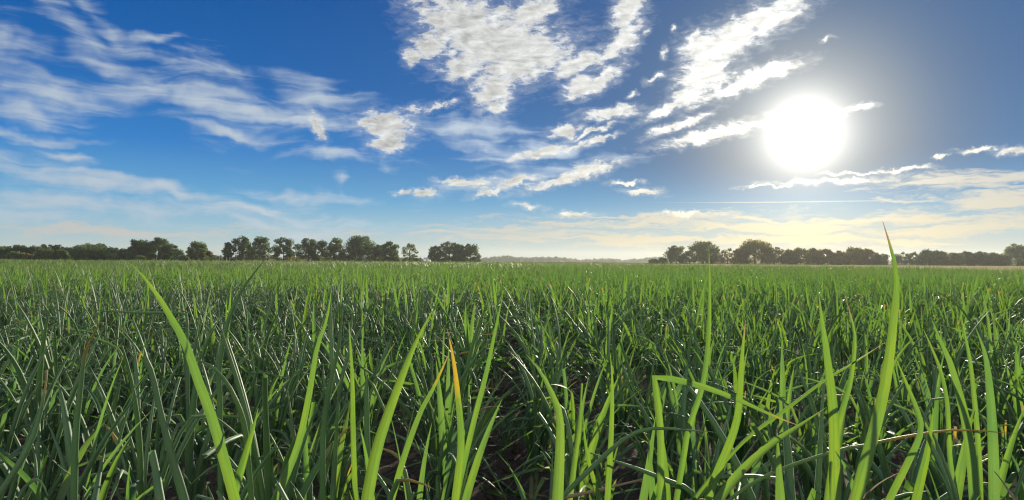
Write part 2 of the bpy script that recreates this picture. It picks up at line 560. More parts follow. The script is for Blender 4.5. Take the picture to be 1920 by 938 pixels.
def soil_material():
    m = T('bare_soil')
    pos = m.n('ShaderNodeNewGeometry').outputs['Position']
    a = m.noise(pos, 2.2, 4.0)
    b = m.noise(pos, 28.0, 6.0, 0.65)
    c = m.noise(pos, 130.0, 3.0, 0.6)
    col = m.mix(m.ss(a, 0.35, 0.7), (0.072, 0.051, 0.036), (0.135, 0.098, 0.072))
    col = m.mix(m.ss(b, 0.5, 0.75, 0, 0.7), col, (0.21, 0.155, 0.115))
    col = m.mix(m.ss(c, 0.62, 0.72, 0, 0.5), col, (0.28, 0.22, 0.15))
    h = m.math('ADD', m.math('MULTIPLY', b, 1.0), m.math('MULTIPLY', c, 0.3))
    bump = m.n('ShaderNodeBump', {'Strength': 0.9, 'Distance': 0.03, 'Height': h})
    p = m.n('ShaderNodeBsdfPrincipled', {'Base Color': col, 'Roughness': 0.95, 'Specular IOR Level': 0.15, 'Normal': bump.outputs[0]})
    return m.out(p.outputs[0])


def sheet_material(name, c1, c2, scale):
    m = T(name)
    pos = m.n('ShaderNodeNewGeometry').outputs['Position']
    v = m.n('ShaderNodeMapping', {0: pos, 3: (1.0, 0.25, 1.0)}).outputs[0]
    col = m.mix(m.ss(m.noise(v, scale, 4.0, 0.6), 0.35, 0.65), c1, c2)
    col = m.mix(m.ss(m.noise(pos, scale * 9, 3.0, 0.6), 0.4, 0.7, 0.0, 0.5), col, c1)
    p = m.n('ShaderNodeBsdfPrincipled', {'Base Color': col, 'Roughness': 1.0, 'Specular IOR Level': 0.0})
    return m.out(p.outputs[0])


def plain(name, col, rough=0.8, var=0.25, scale=6.0):
    m = T(name)
    pos = m.n('ShaderNodeNewGeometry').outputs['Position']
    k = tuple(x * (1 - var) for x in col)
    c = m.mix(m.noise(pos, scale, 4.0), k, tuple(min(1, x * (1 + var)) for x in col))
    p = m.n('ShaderNodeBsdfPrincipled', {'Base Color': c, 'Roughness': rough, 'Specular IOR Level': 0.3})
    return m.out(p.outputs[0])


def tree_leaf_material(name, dark, light, tdark, tlight, tr=0.35):
    m = T(name)
    at_ = m.n('ShaderNodeAttribute', attribute_name='leafdata')
    s3 = m.n('ShaderNodeSeparateColor', {0: at_.outputs['Color']})
    k = s3.outputs[0]
    base = m.mix(k, dark, light)
    tc_ = m.mix(k, tdark, tlight)
    p = m.n('ShaderNodeBsdfPrincipled', {'Base Color': base, 'Roughness': 0.6, 'Specular IOR Level': 0.3})
    t_ = m.n('ShaderNodeBsdfTranslucent', {0: tc_})
    return m.out(m.n('ShaderNodeMixShader', {0: tr, 1: p.outputs[0], 2: t_.outputs[0]}).outputs[0])


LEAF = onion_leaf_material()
STEM = stem_material()
SOIL = soil_material()

# ================================================================ ground
BED = 1.8
FURROW0 = -0.02


def furrow_dist(x):
    return np.abs((x - FURROW0 + BED / 2) % BED - BED / 2)


def vnoise(x, y, seed):
    r = np.random.default_rng(seed)
    g = r.random((256, 256))
    xi, yi = np.floor(x).astype(int), np.floor(y).astype(int)
    fx, fy = x - xi, y - yi
    fx, fy = fx * fx * (3 - 2 * fx), fy * fy * (3 - 2 * fy)
    q = lambda i, j: g[i % 256, j % 256]
    return (q(xi, yi) * (1 - fx) + q(xi + 1, yi) * fx) * (1 - fy) + (q(xi, yi + 1) * (1 - fx) + q(xi + 1, yi + 1) * fx) * fy


def soil_z(x, y):
    f = furrow_dist(x)
    z = -0.05 * np.clip(1 - f / 0.22, 0, 1) ** 0.7
    near = np.clip(1 - (np.hypot(x, y) - 10) / 12, 0, 1)
    z = z + near * (0.022 * (vnoise(x * 5, y * 4, 1) - .5) + 0.030 * np.maximum(vnoise(x * 22, y * 22, 2) - .55, 0) + 0.012 * (vnoise(x * 40, y * 40, 3) - .5))
    return z


def axis(a, b, step, far_lo, far_hi, k=1.22):
    mid = list(np.arange(a, b + step / 2, step))
    lo, hi, s = [], [], step
    p = a
    while p > far_lo:
        s *= k; p -= s; lo.append(max(p, far_lo))
    s, p = step, b
    while p < far_hi:
        s *= k; p += s; hi.append(min(p, far_hi))
    return np.array(lo[::-1] + mid + hi)


GX, GY = axis(-4.6, 4.6, 0.03, -1700, 1700), axis(-1.0, 8.0, 0.035, -300, 1700)
X, Y = np.meshgrid(GX, GY)
v = np.stack([X.ravel(), Y.ravel(), soil_z(X, Y).ravel()], 1)
nx, ny = len(GX), len(GY)
i, j = np.meshgrid(np.arange(nx - 1), np.arange(ny - 1))
b0 = (j * nx + i).ravel()
f = np.stack([b0, b0 + 1, b0 + nx + 1, b0 + nx], 1)
ground = obj('ground', mesh_from('ground', v, f, mats=[SOIL]))
tag(ground, kind='structure')

# field edge: the onions stop at this line (y as a function of x); pale stubble and rough grass lie beyond it
EDGE_X = np.array([-220, -120, -60, -20, 0, 12, 20, 27, 34, 60, 300.])
EDGE_Y = np.array([60, 70, 84, 104, 112, 84, 60, 44, 36, 30, 26.])


def field_edge(x):
    return np.interp(x, EDGE_X, EDGE_Y)


def sheet(name, poly, z, mat, label=None):
    """a flat sheet given by near and far boundary samples"""
    nr, fr = np.array(poly[0], float), np.array(poly[1], float)
    n = len(nr)
    v = np.vstack([np.c_[nr, np.full(n, z)], np.c_[fr, np.full(n, z)]])
    k = np.arange(n - 1)
    f = np.stack([k, k + 1, k + 1 + n, k + n], 1)
    o = obj(name, mesh_from(name, v, f, mats=[mat], smooth=False))
    tag(o, kind='structure')
    return o


exs = np.concatenate([np.linspace(-1600, -220, 8), EDGE_X[1:-1], np.linspace(300, 1600, 6)])
sheet('grass_field', ([(x, field_edge(x) + 1.0) for x in exs], [(x, 1690) for x in exs]), 0.02,
      sheet_material('dry_grass', (0.10, 0.13, 0.045), (0.17, 0.17, 0.07), 0.05))
sx = np.array([8, 12, 20, 27, 34, 60, 120, 250.])
sheet('stubble_field', ([(x, field_edge(x) + 1.5) for x in sx], [(x, 262 + 0 * x) for x in sx]), 0.04,
      sheet_material('pale_stubble', (0.42, 0.35, 0.17), (0.52, 0.44, 0.24), 0.08))

# ================================================================ onion plants
def leaf_path(r, length, lean0, lean1, phi, kink=None, drift=0.0, n=12, z0=0.07, power=1.6):
    s = np.linspace(0, 1, n)
    th = lean0 + (lean1 - lean0) * s ** power
    if kink is not None:
        ks, ka = kink
        th = th + ka / (1 + np.exp(-(s - ks) * 60))
    ph = phi + drift * s
    d = np.stack([np.sin(th) * np.cos(ph), np.sin(th) * np.sin(ph), np.cos(th)], 1)
    p = np.cumsum(d, 0) * length / (n - 1)
    p -= p[0]
    p[:, 2] += z0
    p[:, 2] = np.maximum(p[:, 2], 0.012)
    return p


def leaf_radius(n, w, blunt=0.0, power=2.3):
    s = np.linspace(0, 1, n)
    u = np.clip((s - 0.3) / 0.7, 0, 1)
    k = np.where(s < 0.3, 0.72 + 0.28 * np.sin(s / 0.3 * PI / 2), np.clip(1 - u ** power, 0, 1))
    k = np.maximum(k, 0.04 + blunt * 0.75)
    return k * w / 2


def random_leaves(r, nleaf, hmax=0.5, n=12, pblade=0.5):
    """a fan of leaves for one plant: list of dicts"""
    out_ = []
    fan = r.uniform(0, PI)
    for i in range(nleaf):
        side = (i % 2) * PI
        phi = fan + side + r.normal(0, 0.75)
        inner = 1 - i / nleaf
        L = hmax * r.uniform(0.70, 1.08) * (0.68 + 0.36 * (i / max(1, nleaf - 1)))
        lean1 = r.uniform(0.08, 0.85) + 0.95 * inner * r.random()
        kink = None
        if r.random() < 0.50:
            kink = (r.uniform(0.35, 0.82), r.uniform(0.6, 2.3))
        out_.append(dict(path=leaf_path(r, L, r.uniform(0.0, 0.14), lean1, phi, kink, r.normal(0, 0.35), n, r.uniform(0.05, 0.10), r.uniform(1.1, 2.2)),
                         w=r.uniform(0.0085, 0.0175), blade=r.random() < pblade, tone=r.random(),
                         dry=(r.uniform(0.05, 0.22) if r.random() < 0.05 else 0.0), blunt=(r.uniform(0.3, 0.9) if r.random() < 0.2 else 0.0), roll=r.uniform(-0.6, 0.6)))
    return out_


def leaf_geo(L, sides_b=4, sides_t=6):
    p = L['path']
    n = len(p)
    ref = L.get('ref')
    if ref is None:
        hd = p[-1] - p[0]
        ref = np.array([-hd[0], -hd[1], 0.001 + abs(hd[2]) * 0.15])
        ref = ref / np.linalg.norm(ref)
    rad = leaf_radius(n, L['w'], L['blunt'], L.get('power', 3.3))
    if L['blade']:
        v, f, al = tube(p, rad * 1.15, sides_b, ref, roll=L['roll'], open_arc=1, cup=0.42)
    else:
        v, f, al = tube(p, rad, sides_t, ref, flat=0.72, roll=L['roll'])
    a = np.stack([al, np.full(len(al), L['tone']), np.full(len(al), L['dry']), tube.across], 1)
    return v, f, a


def stem_geo(r, sides=7, lowest=-0.06, top=0.11, rad=0.0085):
    z = np.array([lowest, 0.0, 0.02, 0.05, top])
    p = np.stack([0.002 * np.sin(z * 40), 0.002 * np.cos(z * 31), z], 1)
    v, f, al = tube(p, np.array([1.5, 1.55, 1.25, 1.0, 0.75]) * rad, sides)
    a = np.stack([al, al * 0, al * 0, al * 0 + 1], 1)
    return v, f, a


def whole_plant(leaves, r, sides_b=4, sides_t=6, stem=True):
    b = Buf()
    for L in leaves:
        b.add(*leaf_geo(L, sides_b, sides_t), mi=0)
    if stem:
        b.add(*stem_geo(r), mi=1)
    return b.arrays()


r = np.random.default_rng(5)
NV = 18
NEAR_VAR = [random_leaves(r, int(r.integers(7, 11)), 0.50, 14, 0.12 if k % 2 == 0 else 0.6) for k in range(NV)]


def pick_variant(x, k0, kn):
    """rounder leaved plants (even) are commoner on the left, flatter ones (odd) on the right"""
    x = np.atleast_1d(x)
    odd = rp.random(len(x)) < np.clip(0.5 + x / np.maximum(2.0, 0.6 * np.abs(x) + 2) * 0.7, 0.15, 0.8)
    return k0 + 2 * rp.integers(0, kn // 2, len(x)) + odd
near_part_meshes = []
for k in range(NV):
    ms = [mesh_from('leaf', *leaf_geo(L, 5, 7), mats=[LEAF]) for L in NEAR_VAR[k]]
    st = mesh_from('stem', *stem_geo(r), mats=[STEM])
    near_part_meshes.append((ms, st))
near_whole = []
for k in range(NV):
    near_whole.append(mesh_from('onion_plant', *whole_plant(NEAR_VAR[k], r, 5, 6), mats=[LEAF, STEM]))

# planting positions: beds of six rows between wheel furrows
rp = np.random.default_rng(21)
ROWS = np.array([0.155, 0.45, 0.75, 1.05, 1.35, 1.645])


def plant_positions(ymin, ymax, spacing, margin=1.2, slope=0.83):
    xs, ys, rows = [], [], []
    kmax = int((ymax * slope + margin) / BED) + 2
    for k in range(-kmax, kmax):
        for ri, ro in enumerate(ROWS):
            x0 = FURROW0 + k * BED + ro
            ylo = max(ymin, (abs(x0) - margin) / slope)
            if ylo >= ymax:
                continue
            y = np.arange(ylo, ymax, spacing)
            y = y + rp.normal(0, spacing * 0.35, len(y))
            x = x0 + rp.normal(0, 0.035, len(y)) + 0.03 * np.sin(y * 1.9 + x0) + np.clip((y - 3) * 0.01, 0, 0.05) * np.sin(y * 0.55)
            keep = (rp.random(len(y)) > 0.05 + 0.35 * np.clip(vnoise(x * 0.9 + 40, y * 0.5 + 9, 8) - 0.6, 0, 1)) & (y < field_edge(x)) & (y > ymin) & (y < ymax)
            xs.append(x[keep]); ys.append(y[keep]); rows.append(np.full(keep.sum(), k * 6 + ri))
    return np.concatenate(xs), np.concatenate(ys), np.concatenate(rows)


PX, PY, PR = plant_positions(0.95, 18.0, 0.088)
dist = np.hypot(PX, PY)
inview = np.abs(PX) < PY * 0.80 + 0.18
order = np.argsort(np.where(inview, dist, 1e9))
# the plants nearest the camera: each has one leaf that stands out, traced at its own distance and real thickness
# (outline points from the lowest visible point to the tip, width, distance, blade?, tone, dry tip, blunt end, cross roll, label)
HERO = [
    ([(1609, 913), (1627, 845), (1649, 762), (1663, 690), (1674, 600), (1680, 545), (1678, 500), (1667, 455), (1655, 415)], 30, .68, 1, .8, .035, 0, .1,
     'tallest onion plant, its broad bright leaf with a brown tip rising above the treeline'),
    ([(854, 938), (865, 834), (859, 744), (850, 672), (838, 616)], 17, 1.0, 1, .95, .18, 0, .2,
     'onion plant with an upright leaf turned orange yellow at the tip, beside the furrow'),
    ([(1045, 938), (1049, 852), (1049, 780), (1034, 737), (1013, 697), (987, 665)], 27, .72, 1, .75, 0, 0, .1,
     'onion plant with one broad curved leaf bending left over the bare furrow'),
    ([(429, 888), (400, 787), (371, 708), (350, 647), (324, 600), (300, 560), (270, 520), (246, 495)], 27, .74, 1, .85, .03, 0, .2,
     'onion plant with a long broad bright green leaf leaning far to the left'),
    ([(346, 938), (321, 852), (299, 762), (285, 701), (270, 668)], 25, .76, 0, .2, 0, .7, 0,
     'onion plant with a thick grey green round leaf ending in a blunt tip'),
    ([(139, 924), (142, 816), (150, 737), (159, 665), (177, 625), (193, 597)], 18, .95, 0, .3, .12, 0, 0,
     'onion plant with a slim blue green leaf curving right to a brownish point'),
    ([(0, 928), (40, 863), (68, 802), (85, 726), (88, 694)], 18, .92, 0, .55, .08, .3, 0,
     'onion plant with a pale green round leaf curving upright to a dull brown tip'),
    ([(352, 700), (351, 640), (350, 592), (340, 587), (320, 587), (250, 586), (190, 583), (152, 581)], 8, 1.5, 0, .1, 0, 0, 0,
     'onion plant with a dark thin leaf snapped over and lying level above its neighbours'),
    ([(302, 938), (294, 890), (285, 848)], 22, .80, 0, .6, 0, 1.1, .1,
     'onion plant with a short broken leaf stub cut off square'),
    ([(36, 938), (48, 914), (60, 902), (70, 899), (80, 908), (90, 930)], 14, .9, 0, .3, 0, .3, 0,
     'onion plant with one leaf bent over double into a low hook'),
    ([(468, 802), (447, 722), (418, 629), (403, 578)], 13, 1.15, 0, .5, 0, 0, 0,
     'onion plant with a straight mid green leaf leaning left behind a drooping one'),
    ([(464, 850), (459, 800), (446, 758), (422, 713), (388, 682), (337, 668)], 15, .95, 0, .6, 0, 0, 0,
     'onion plant with a leaf arching over to the left until its tip hangs level'),
    ([(436, 938), (461, 852), (477, 795), (484, 766)], 23, .80, 1, .95, 0, 0, .2,
     'onion plant with a short bright green pointed blade in front of the arching leaf'),
    ([(519, 938), (559, 838), (580, 744), (595, 654), (613, 600), (622, 540)], 19, .95, 1, .7, 0, 0, .4,
     'onion plant with a long straight light green leaf leaning right to a fine point'),
    ([(412, 745), (411, 690), (419, 641), (431, 592), (454, 543), (500, 482)], 14, 1.2, 0, .5, 0, 0, 0,
     'onion plant with a leaf curving up to the right as far as the hedge'),
    ([(605, 938), (606, 816), (618, 726), (634, 654), (640, 600), (645, 563)], 14, 1.05, 0, .35, 0, 0, 0,
     'onion plant with a slim upright grey green leaf'),
    ([(623, 938), (630, 830), (632, 780), (634, 735)], 14, .98, 0, .4, 0, 0, 0,
     'onion plant with a shorter straight leaf standing in front of a slim tall one'),
    ([(667, 938), (663, 816), (661, 708), (654, 600)], 13, 1.1, 1, .8, 0, 0, .3,
     'onion plant with one narrow vertical bright leaf'),
    ([(688, 938), (705, 850), (724, 787), (760, 690), (785, 630), (806, 590)], 27, .74, 1, .9, 0, 0, .2,
     'onion plant with a broad glowing green blade leaning right'),
    ([(735, 938), (760, 852), (789, 773), (814, 726), (843, 661)], 15, 1.05, 1, .95, .10, 0, .3,
     'onion plant with a yellowing leaf leaning right towards the orange tipped one'),
    ([(690, 890), (688, 800), (687, 722), (689, 708), (697, 718), (710, 745), (724, 776)], 16, 1.05, 0, .7, 0, .5, 0,
     'onion plant with an upright leaf snapped at the top, its end folded down'),
    ([(868, 881), (890, 787), (912, 701), (933, 600), (943, 552)], 13, 1.2, 1, .7, 0, 0, .4,
     'onion plant with a long leaf leaning over the left edge of the bare furrow'),
    ([(1238, 938), (1238, 816), (1231, 745), (1226, 712), (1229, 707), (1240, 707), (1308, 722), (1380, 748), (1450, 780), (1503, 800)], 16, .85, 1, .5, .06, 0, .1,
     'onion plant whose leaf is snapped at the top and droops to the right'),
    ([(1139, 938), (1146, 816), (1148, 720), (1144, 661)], 13, 1.0, 1, .75, 0, 0, .2,
     'onion plant with a straight narrow light green leaf right of the broad curved one'),
    ([(1074, 888), (1086, 798), (1091, 719)], 14, 1.1, 1, .8, 0, .4, .3,
     'onion plant with a short blunt upright leaf beside the broad curved one'),
    ([(1124, 938), (1105, 870), (1097, 825), (1094, 780)], 12, .95, 1, 1.0, 0, 0, .2,
     'onion plant with a narrow yellow green leaf leaning left'),
    ([(1049, 938), (1106, 881), (1160, 831), (1195, 810), (1235, 803), (1290, 807), (1345, 811)], 14, .85, 0, .3, 0, 0, 0,
     'onion plant with a blue green leaf sweeping low to the right'),
    ([(1040, 938), (1063, 932), (1110, 922), (1160, 910), (1205, 899)], 12, 1.05, 0, .5, .95, .5, 0,
     'onion plant with a withered straw coloured leaf lying nearly flat'),
    ([(1310, 945), (1290, 917), (1255, 903), (1200, 881), (1150, 864), (1106, 849)], 14, 1.0, 0, .2, 0, .3, 0,
     'onion plant with a grey green leaf fallen over to the left behind the snapped one'),
    ([(1326, 938), (1344, 888), (1370, 825), (1384, 773), (1391, 672), (1398, 600)], 18, .95, 1, .9, .04, 0, .2,
     'onion plant with a bright leaf rising from a bent base behind the drooping snapped leaf'),
    ([(1282, 850), (1291, 801), (1317, 721), (1328, 629), (1330, 540), (1329, 463)], 14, 1.0, 1, .6, 0, 0, .2,
     'onion plant with a tall thin leaf reaching up in front of a big tree'),
    ([(1566, 938), (1564, 874), (1562, 773), (1549, 658), (1541, 600), (1535, 549)], 24, .82, 1, .9, 0, 0, .2,
     'onion plant with an upright bright blade left of the tallest leaf'),
    ([(1562, 850), (1572, 790), (1592, 721), (1602, 650), (1600, 615), (1586, 560)], 18, .95, 1, .95, .04, 0, .3,
     'onion plant with a bright leaf bowed to the right, tip bent back left'),
    ([(1344, 945), (1395, 880), (1452, 830), (1505, 795), (1550, 764)], 26, .80, 1, .7, 0, 0, 1.0,
     'onion plant with a broad leaf lying diagonally low to the right'),
    ([(1362, 860), (1410, 812), (1470, 769), (1542, 715), (1600, 680), (1660, 642)], 20, .98, 1, .85, .04, 0, .9,
     'onion plant with a long diagonal leaf crossing behind the upright bright blades'),
    ([(1717, 938), (1735, 862), (1744, 810), (1750, 766)], 22, .78, 1, .95, 0, 0, .2,
     'onion plant with a shiny bright green pointed leaf, below a level straw coloured one'),
    ([(1662, 945), (1700, 868), (1724, 815), (1722, 780), (1703, 730), (1678, 668)], 20, .90, 1, .85, 0, 0, .2,
     'onion plant with a leaf that leans right and then folds back left'),
    ([(1560, 848), (1620, 836), (1692, 820), (1782, 807), (1850, 809), (1919, 815)], 9, .95, 0, .9, .25, 0, 0,
     'onion plant with a thin yellowish leaf lying level across the others'),
    ([(1785, 900), (1779, 852), (1775, 762), (1764, 701), (1745, 650), (1728, 611)], 15, 1.2, 1, .6, 0, 0, .3,
     'onion plant with a mid green leaf leaning left towards the tallest one'),
    ([(1826, 938), (1820, 860), (1808, 780), (1782, 683), (1763, 640), (1746, 596)], 20, 1.0, 1, .25, 0, 0, .3,
     'onion plant with a wide blue green leaf leaning left'),
    ([(1836, 900), (1833, 840), (1827, 762), (1818, 679), (1806, 615), (1800, 580)], 15, 1.2, 1, .9, 0, 0, .2,
     'onion plant with a slender yellow green leaf between two blue green ones'),
    ([(1862, 938), (1862, 888), (1858, 780), (1848, 672), (1829, 614)], 24, .95, 1, .1, 0, 0, .1,
     'onion plant with a broad dusty blue green upright leaf'),
    ([(1905, 945), (1895, 926), (1883, 908), (1872, 893), (1865, 885)], 13, .9, 0, .95, .75, .3, 0,
     'onion plant with a short stubby leaf dried bright orange at the end'),
    ([(1606, 938), (1598, 908), (1588, 880), (1566, 846)], 22, .78, 1, .0, 0, 0, .5,
     'onion plant with a dark broad blade tilting left at the foot of the tallest'),
    ([(1613, 938), (1640, 912), (1665, 896), (1692, 884)], 17, .90, 1, .8, .8, 0, .8,
     'onion plant with a whitish withered leaf torn at the end'),
]
rh = np.random.default_rng(77)
HERO_PLANTS = []
for hi, (hp, hw, hd, hblade, htone, hdry, hblunt, hroll, hlabel) in enumerate(HERO):
    dz = rh.uniform(-0.05, 0.05)
    q = [np.array(at(px, py, hd + dz * (k / (len(hp) - 1)))) for k, (px, py) in enumerate(hp)]
    d0 = unit(q[1] - q[0])
    z0 = q[0][2]
    upd = max(abs(d0[2]), 0.45)
    base = np.array([q[0][0] - d0[0] / upd * z0 * 0.35, q[0][1] + rh.uniform(0.0, 0.05), 0.0])
    base[2] = float(soil_z(base[0:1], base[1:2])[0])
    top0 = base + np.array([0, 0, 0.07])
    ctrl = q[0] - d0 * (np.linalg.norm(q[0] - top0) * 0.45)
    low = [(1 - t) ** 2 * top0 + 2 * t * (1 - t) * ctrl + t * t * q[0] for t in (0, .25, .5, .75)]
    path = smooth_path(np.array(low + q), 34)
    path[:, 2] = np.maximum(path[:, 2], 0.012)
    L = dict(path=path - base, w=hw * 0.76 * hd / FPX, blade=bool(hblade), tone=htone, dry=hdry, blunt=hblunt, roll=hroll * (1 if hi % 2 else -1), power=4.4, ref=np.array([0.0, -1.0, 0.12]))
    root = link(bpy.data.objects.new('onion_plant', None))
    root.location = base
    root.empty_display_size = 0.05
    tag(root, hlabel, 'onion plant', 'onion plants growing in the near rows')
    main = obj('leaf', mesh_from('leaf', *leaf_geo(L, 7, 9), mats=[LEAF]), root)
    if hdry > 0.3:
        main['label'] = 'leaf with a withered yellow or straw coloured end'
    hmax = min(0.46, max(0.26, q[0][2] * 0.95))
    for Lx in random_leaves(rh, int(rh.integers(3, 6)), hmax, 14, 0.25 if base[0] < 0 else 0.6):
        obj('leaf', mesh_from('leaf', *leaf_geo(Lx, 5, 7), mats=[LEAF]), root)
    obj('stem', mesh_from('stem', *stem_geo(rh, rad=0.0095), mats=[STEM]), root)
    HERO_PLANTS.append(root)

N_IND = 300 - len(HERO_PLANTS)
ind = order[:N_IND]
is_ind = np.zeros(len(PX), bool)
is_ind[ind] = True
print('individual plants out to', dist[ind].max())


def row_label(x, y):
    k = (x - FURROW0) / BED
    side = 'left' if x < FURROW0 else 'right'
    bed = int(abs(k)) if x >= FURROW0 else int(-k)
    fr = abs(x - FURROW0) - bed * BED
    if x < FURROW0:
        pos = [a for a in range(6) if abs((BED - ROWS[5 - a]) - fr) < 0.15]
    else:
        pos = [a for a in range(6) if abs(ROWS[a] - fr) < 0.15]
    q = (pos or [0])[0]
    names = ['first', 'second', 'third', 'fourth', 'fifth', 'sixth']
    depth = 'front' if y < 2.4 else 'farther'
    where = 'bare soil furrow' if bed == 0 else 'wide neighbouring bed'
    if bed == 0:
        return f'green onion plant, {depth} part of the {names[q]} row {side} of the bare furrow'
    return f'green onion plant in the {names[q]} row of the outer {side} bed beyond the nearest bed'


GROUP = 'onion plants growing in the near rows'
for n_, i_ in enumerate(ind):
    x, y = float(PX[i_]), float(PY[i_])
    z = float(soil_z(np.array([x]), np.array([y]))[0])
    k = int(pick_variant(x, 0, NV)[0])
    rz, sc = float(rp.uniform(0, 2 * PI)), float(rp.uniform(0.80, 1.06))
    if dist[i_] < 2.6:
        root = link(bpy.data.objects.new('onion_plant', None))
        ms, st = near_part_meshes[k]
        for me in ms:
            obj('leaf', me, root)
        obj('stem', st, root)
        root.empty_display_size = 0.05
    else:
        root = obj('onion_plant', near_whole[k])
    root.location = (x, y, z)
    root.rotation_euler = (float(rp.normal(0, 0.07)), float(rp.normal(0, 0.07)), rz)
    root.scale = (sc, sc, sc)
    tag(root, row_label(x, y), 'onion plant', GROUP)

# ---------------------------------------------------------------- clods and fallen leaves on the bare soil
rl = np.random.default_rng(31)
lb = Buf()
ld = Buf()
for q in range(460):
    k = int(rl.integers(-2, 3))
    x = FURROW0 + k * BED + rl.normal(0, 0.13)
    y = rl.uniform(1.3, 7.0)
    if k != 0 and abs(x) > y * 0.85 + 0.3:
        continue
    L = dict(path=leaf_path(rl, rl.uniform(0.12, 0.40), rl.uniform(0.9, 1.5), rl.uniform(1.6, 1.95), rl.uniform(0, 2 * PI), None, rl.normal(0, 0.9), 9, rl.uniform(0.0, 0.03), 1.0) + [x, y, 0],
             w=rl.uniform(0.005, 0.013), blade=rl.random() < 0.5, tone=rl.random(), dry=rl.choice([0.0, 0.0, 0.3, 1.0]), blunt=0.2, roll=rl.uniform(-1, 1))
    L['path'][:, 2] += soil_z(L['path'][:, 0], L['path'][:, 1])
    lb.add(*leaf_geo(L, 3, 5))
g = lb.arrays()
tag(obj('fallen_leaves', mesh_from('fallen_leaves', g[0], g[1], g[2], mats=[LEAF])), 'fallen green and straw coloured onion leaves littering the soil', 'fallen leaves', kind='stuff')
for q in range(1500):
    k = int(rl.integers(-2, 3))
    x = FURROW0 + k * BED + rl.normal(0, 0.2)
    y = rl.uniform(1.0, 6.5)
    sz = 0.006 + 0.022 * rl.random() ** 2.5
    cz = np.linspace(-1, 1, 5)
    rr_ = np.sqrt(np.maximum(1 - cz ** 2, 0.02)) * rl.uniform(0.8, 1.2, 5)
    v, f, al = tube(np.stack([cz * 0 + rl.normal(0, .1, 5), cz * 0 + rl.normal(0, .1, 5), cz * 0.8], 1), rr_, 6)
    v = v * (sz * rl.uniform(0.7, 1.3, 3)) + rl.normal(0, sz * 0.12, v.shape) + [x, y, float(soil_z(np.array([x]), np.array([y]))[0]) + sz * 0.2]
    ld.add(v, f, (0, 0, 0, 1))
g = ld.arrays()
tag(obj('soil_clods', mesh_from('soil_clods', g[0], g[1], None, mats=[SOIL], smooth=False)), 'crumbled brown clods of soil in the furrows', 'clods', kind='stuff')

# ---------------------------------------------------------------- the rest of the crop: one object, instanced inside itself
MIDV, LOWV, STRIPV = 14, 10, 4
cb_ = Buf()
vid = []


def add_variant(geo, k):
    v, f, a, mi = geo
    cb_.v.append(v); cb_.f.append(f + cb_.n); cb_.a.append(a); cb_.m.append(mi)
    cb_.n += len(v)
    vid.append(np.full(len(v), k))


for k in range(MIDV):
    add_variant(whole_plant(random_leaves(r, int(r.integers(6, 9)), 0.49, 9, 0.12 if k % 2 == 0 else 0.6), r, 3, 5), k)
for k in range(LOWV):
    lv = random_leaves(r, 6, 0.49, 6)
    for L in lv:
        L['blade'] = True
        L['w'] *= 1.15
    add_variant(whole_plant(lv, r, 3, 4, stem=False), MIDV + k)
for k in range(STRIPV):
    parts = Buf()
    for q in range(16):
        lv = random_leaves(r, 5, 0.49 * r.uniform(0.8, 1.1), 5)
        off = np.array([r.normal(0, 0.03), q * 0.125 - 1.0, 0])
        for L in lv:
            L['blade'] = True
            L['w'] *= 1.6
            L['path'] = L['path'] + off
            parts.add(*leaf_geo(L, 2, 3), mi=0)
    add_variant(parts.arrays(), MIDV + LOWV + k)
V_, F_, A_, M_ = cb_.arrays()
vid = np.concatenate(vid)
pts, pv, prot, pscl = [], [], [], []


def scatter(x, y, k0, kn, spin=True, smin=0.76, smax=1.10):
    n = len(x)
    pts.append(np.stack([x, y, soil_z(x, y)], 1))
    pv.append(pick_variant(x, k0, kn))
    rz_ = rp.uniform(0, 2 * PI, n) if spin else rp.integers(0, 2, n) * PI
    prot.append(np.stack([rp.normal(0, 0.06, n), rp.normal(0, 0.06, n) * (1 if spin else 0.3), rz_], 1))
    pscl.append(rp.uniform(smin, smax, n) * (0.90 + 0.18 * vnoise(x * 0.35 + 60, y * 0.22 + 7, 12)) + (rp.random(n) < 0.03) * 0.12)


rest = ~is_ind
m1 = rest & (PY < 9)
scatter(PX[m1], PY[m1], 0, MIDV)
m2 = rest & (PY >= 9)
scatter(PX[m2], PY[m2], MIDV, LOWV)
x3, y3, _ = plant_positions(18.0, 34.0, 0.115, 2.0)
scatter(x3, y3, MIDV, LOWV, smin=0.68, smax=1.14)
x4, y4, _ = plant_positions(34.0, 118.0, 1.9, 4.0)
scatter(x4, y4, MIDV + LOWV, STRIPV, spin=False, smin=0.66, smax=1.2)
pts, pv, prot, pscl = map(np.concatenate, (pts, pv, prot, pscl))
print('crop instances', len(pts))
nV, nP = len(V_), len(pts)
cme = mesh_from('onion_crop', np.vstack([V_, pts]), F_, np.vstack([A_, np.zeros((nP, 4))]), M_, mats=[LEAF, STEM])


def attr(me, name, kind, data, key='value'):
    a = me.attributes.new(name, kind, 'POINT')
    a.data.foreach_set(key, data.ravel())


attr(cme, 'variant', 'INT', np.concatenate([vid, np.full(nP, -1)]).astype(np.int32))
attr(cme, 'pick', 'INT', np.concatenate([np.full(nV, -1), pv]).astype(np.int32))
attr(cme, 'turn', 'FLOAT_VECTOR', np.vstack([np.zeros((nV, 3)), prot]).astype(np.float32), 'vector')
attr(cme, 'size', 'FLOAT', np.concatenate([np.ones(nV), pscl]).astype(np.float32))
crop = obj('onion_crop', cme)
tag(crop, 'dense green onion crop filling the field behind the nearest plants', 'crop', kind='stuff')

gt = bpy.data.node_groups.new('crop_scatter', 'GeometryNodeTree')
gt.interface.new_socket('Geometry', in_out='INPUT', socket_type='NodeSocketGeometry')
gt.interface.new_socket('Geometry', in_out='OUTPUT', socket_type='NodeSocketGeometry')
gi, go = gt.nodes.new('NodeGroupInput'), gt.nodes.new('NodeGroupOutput')


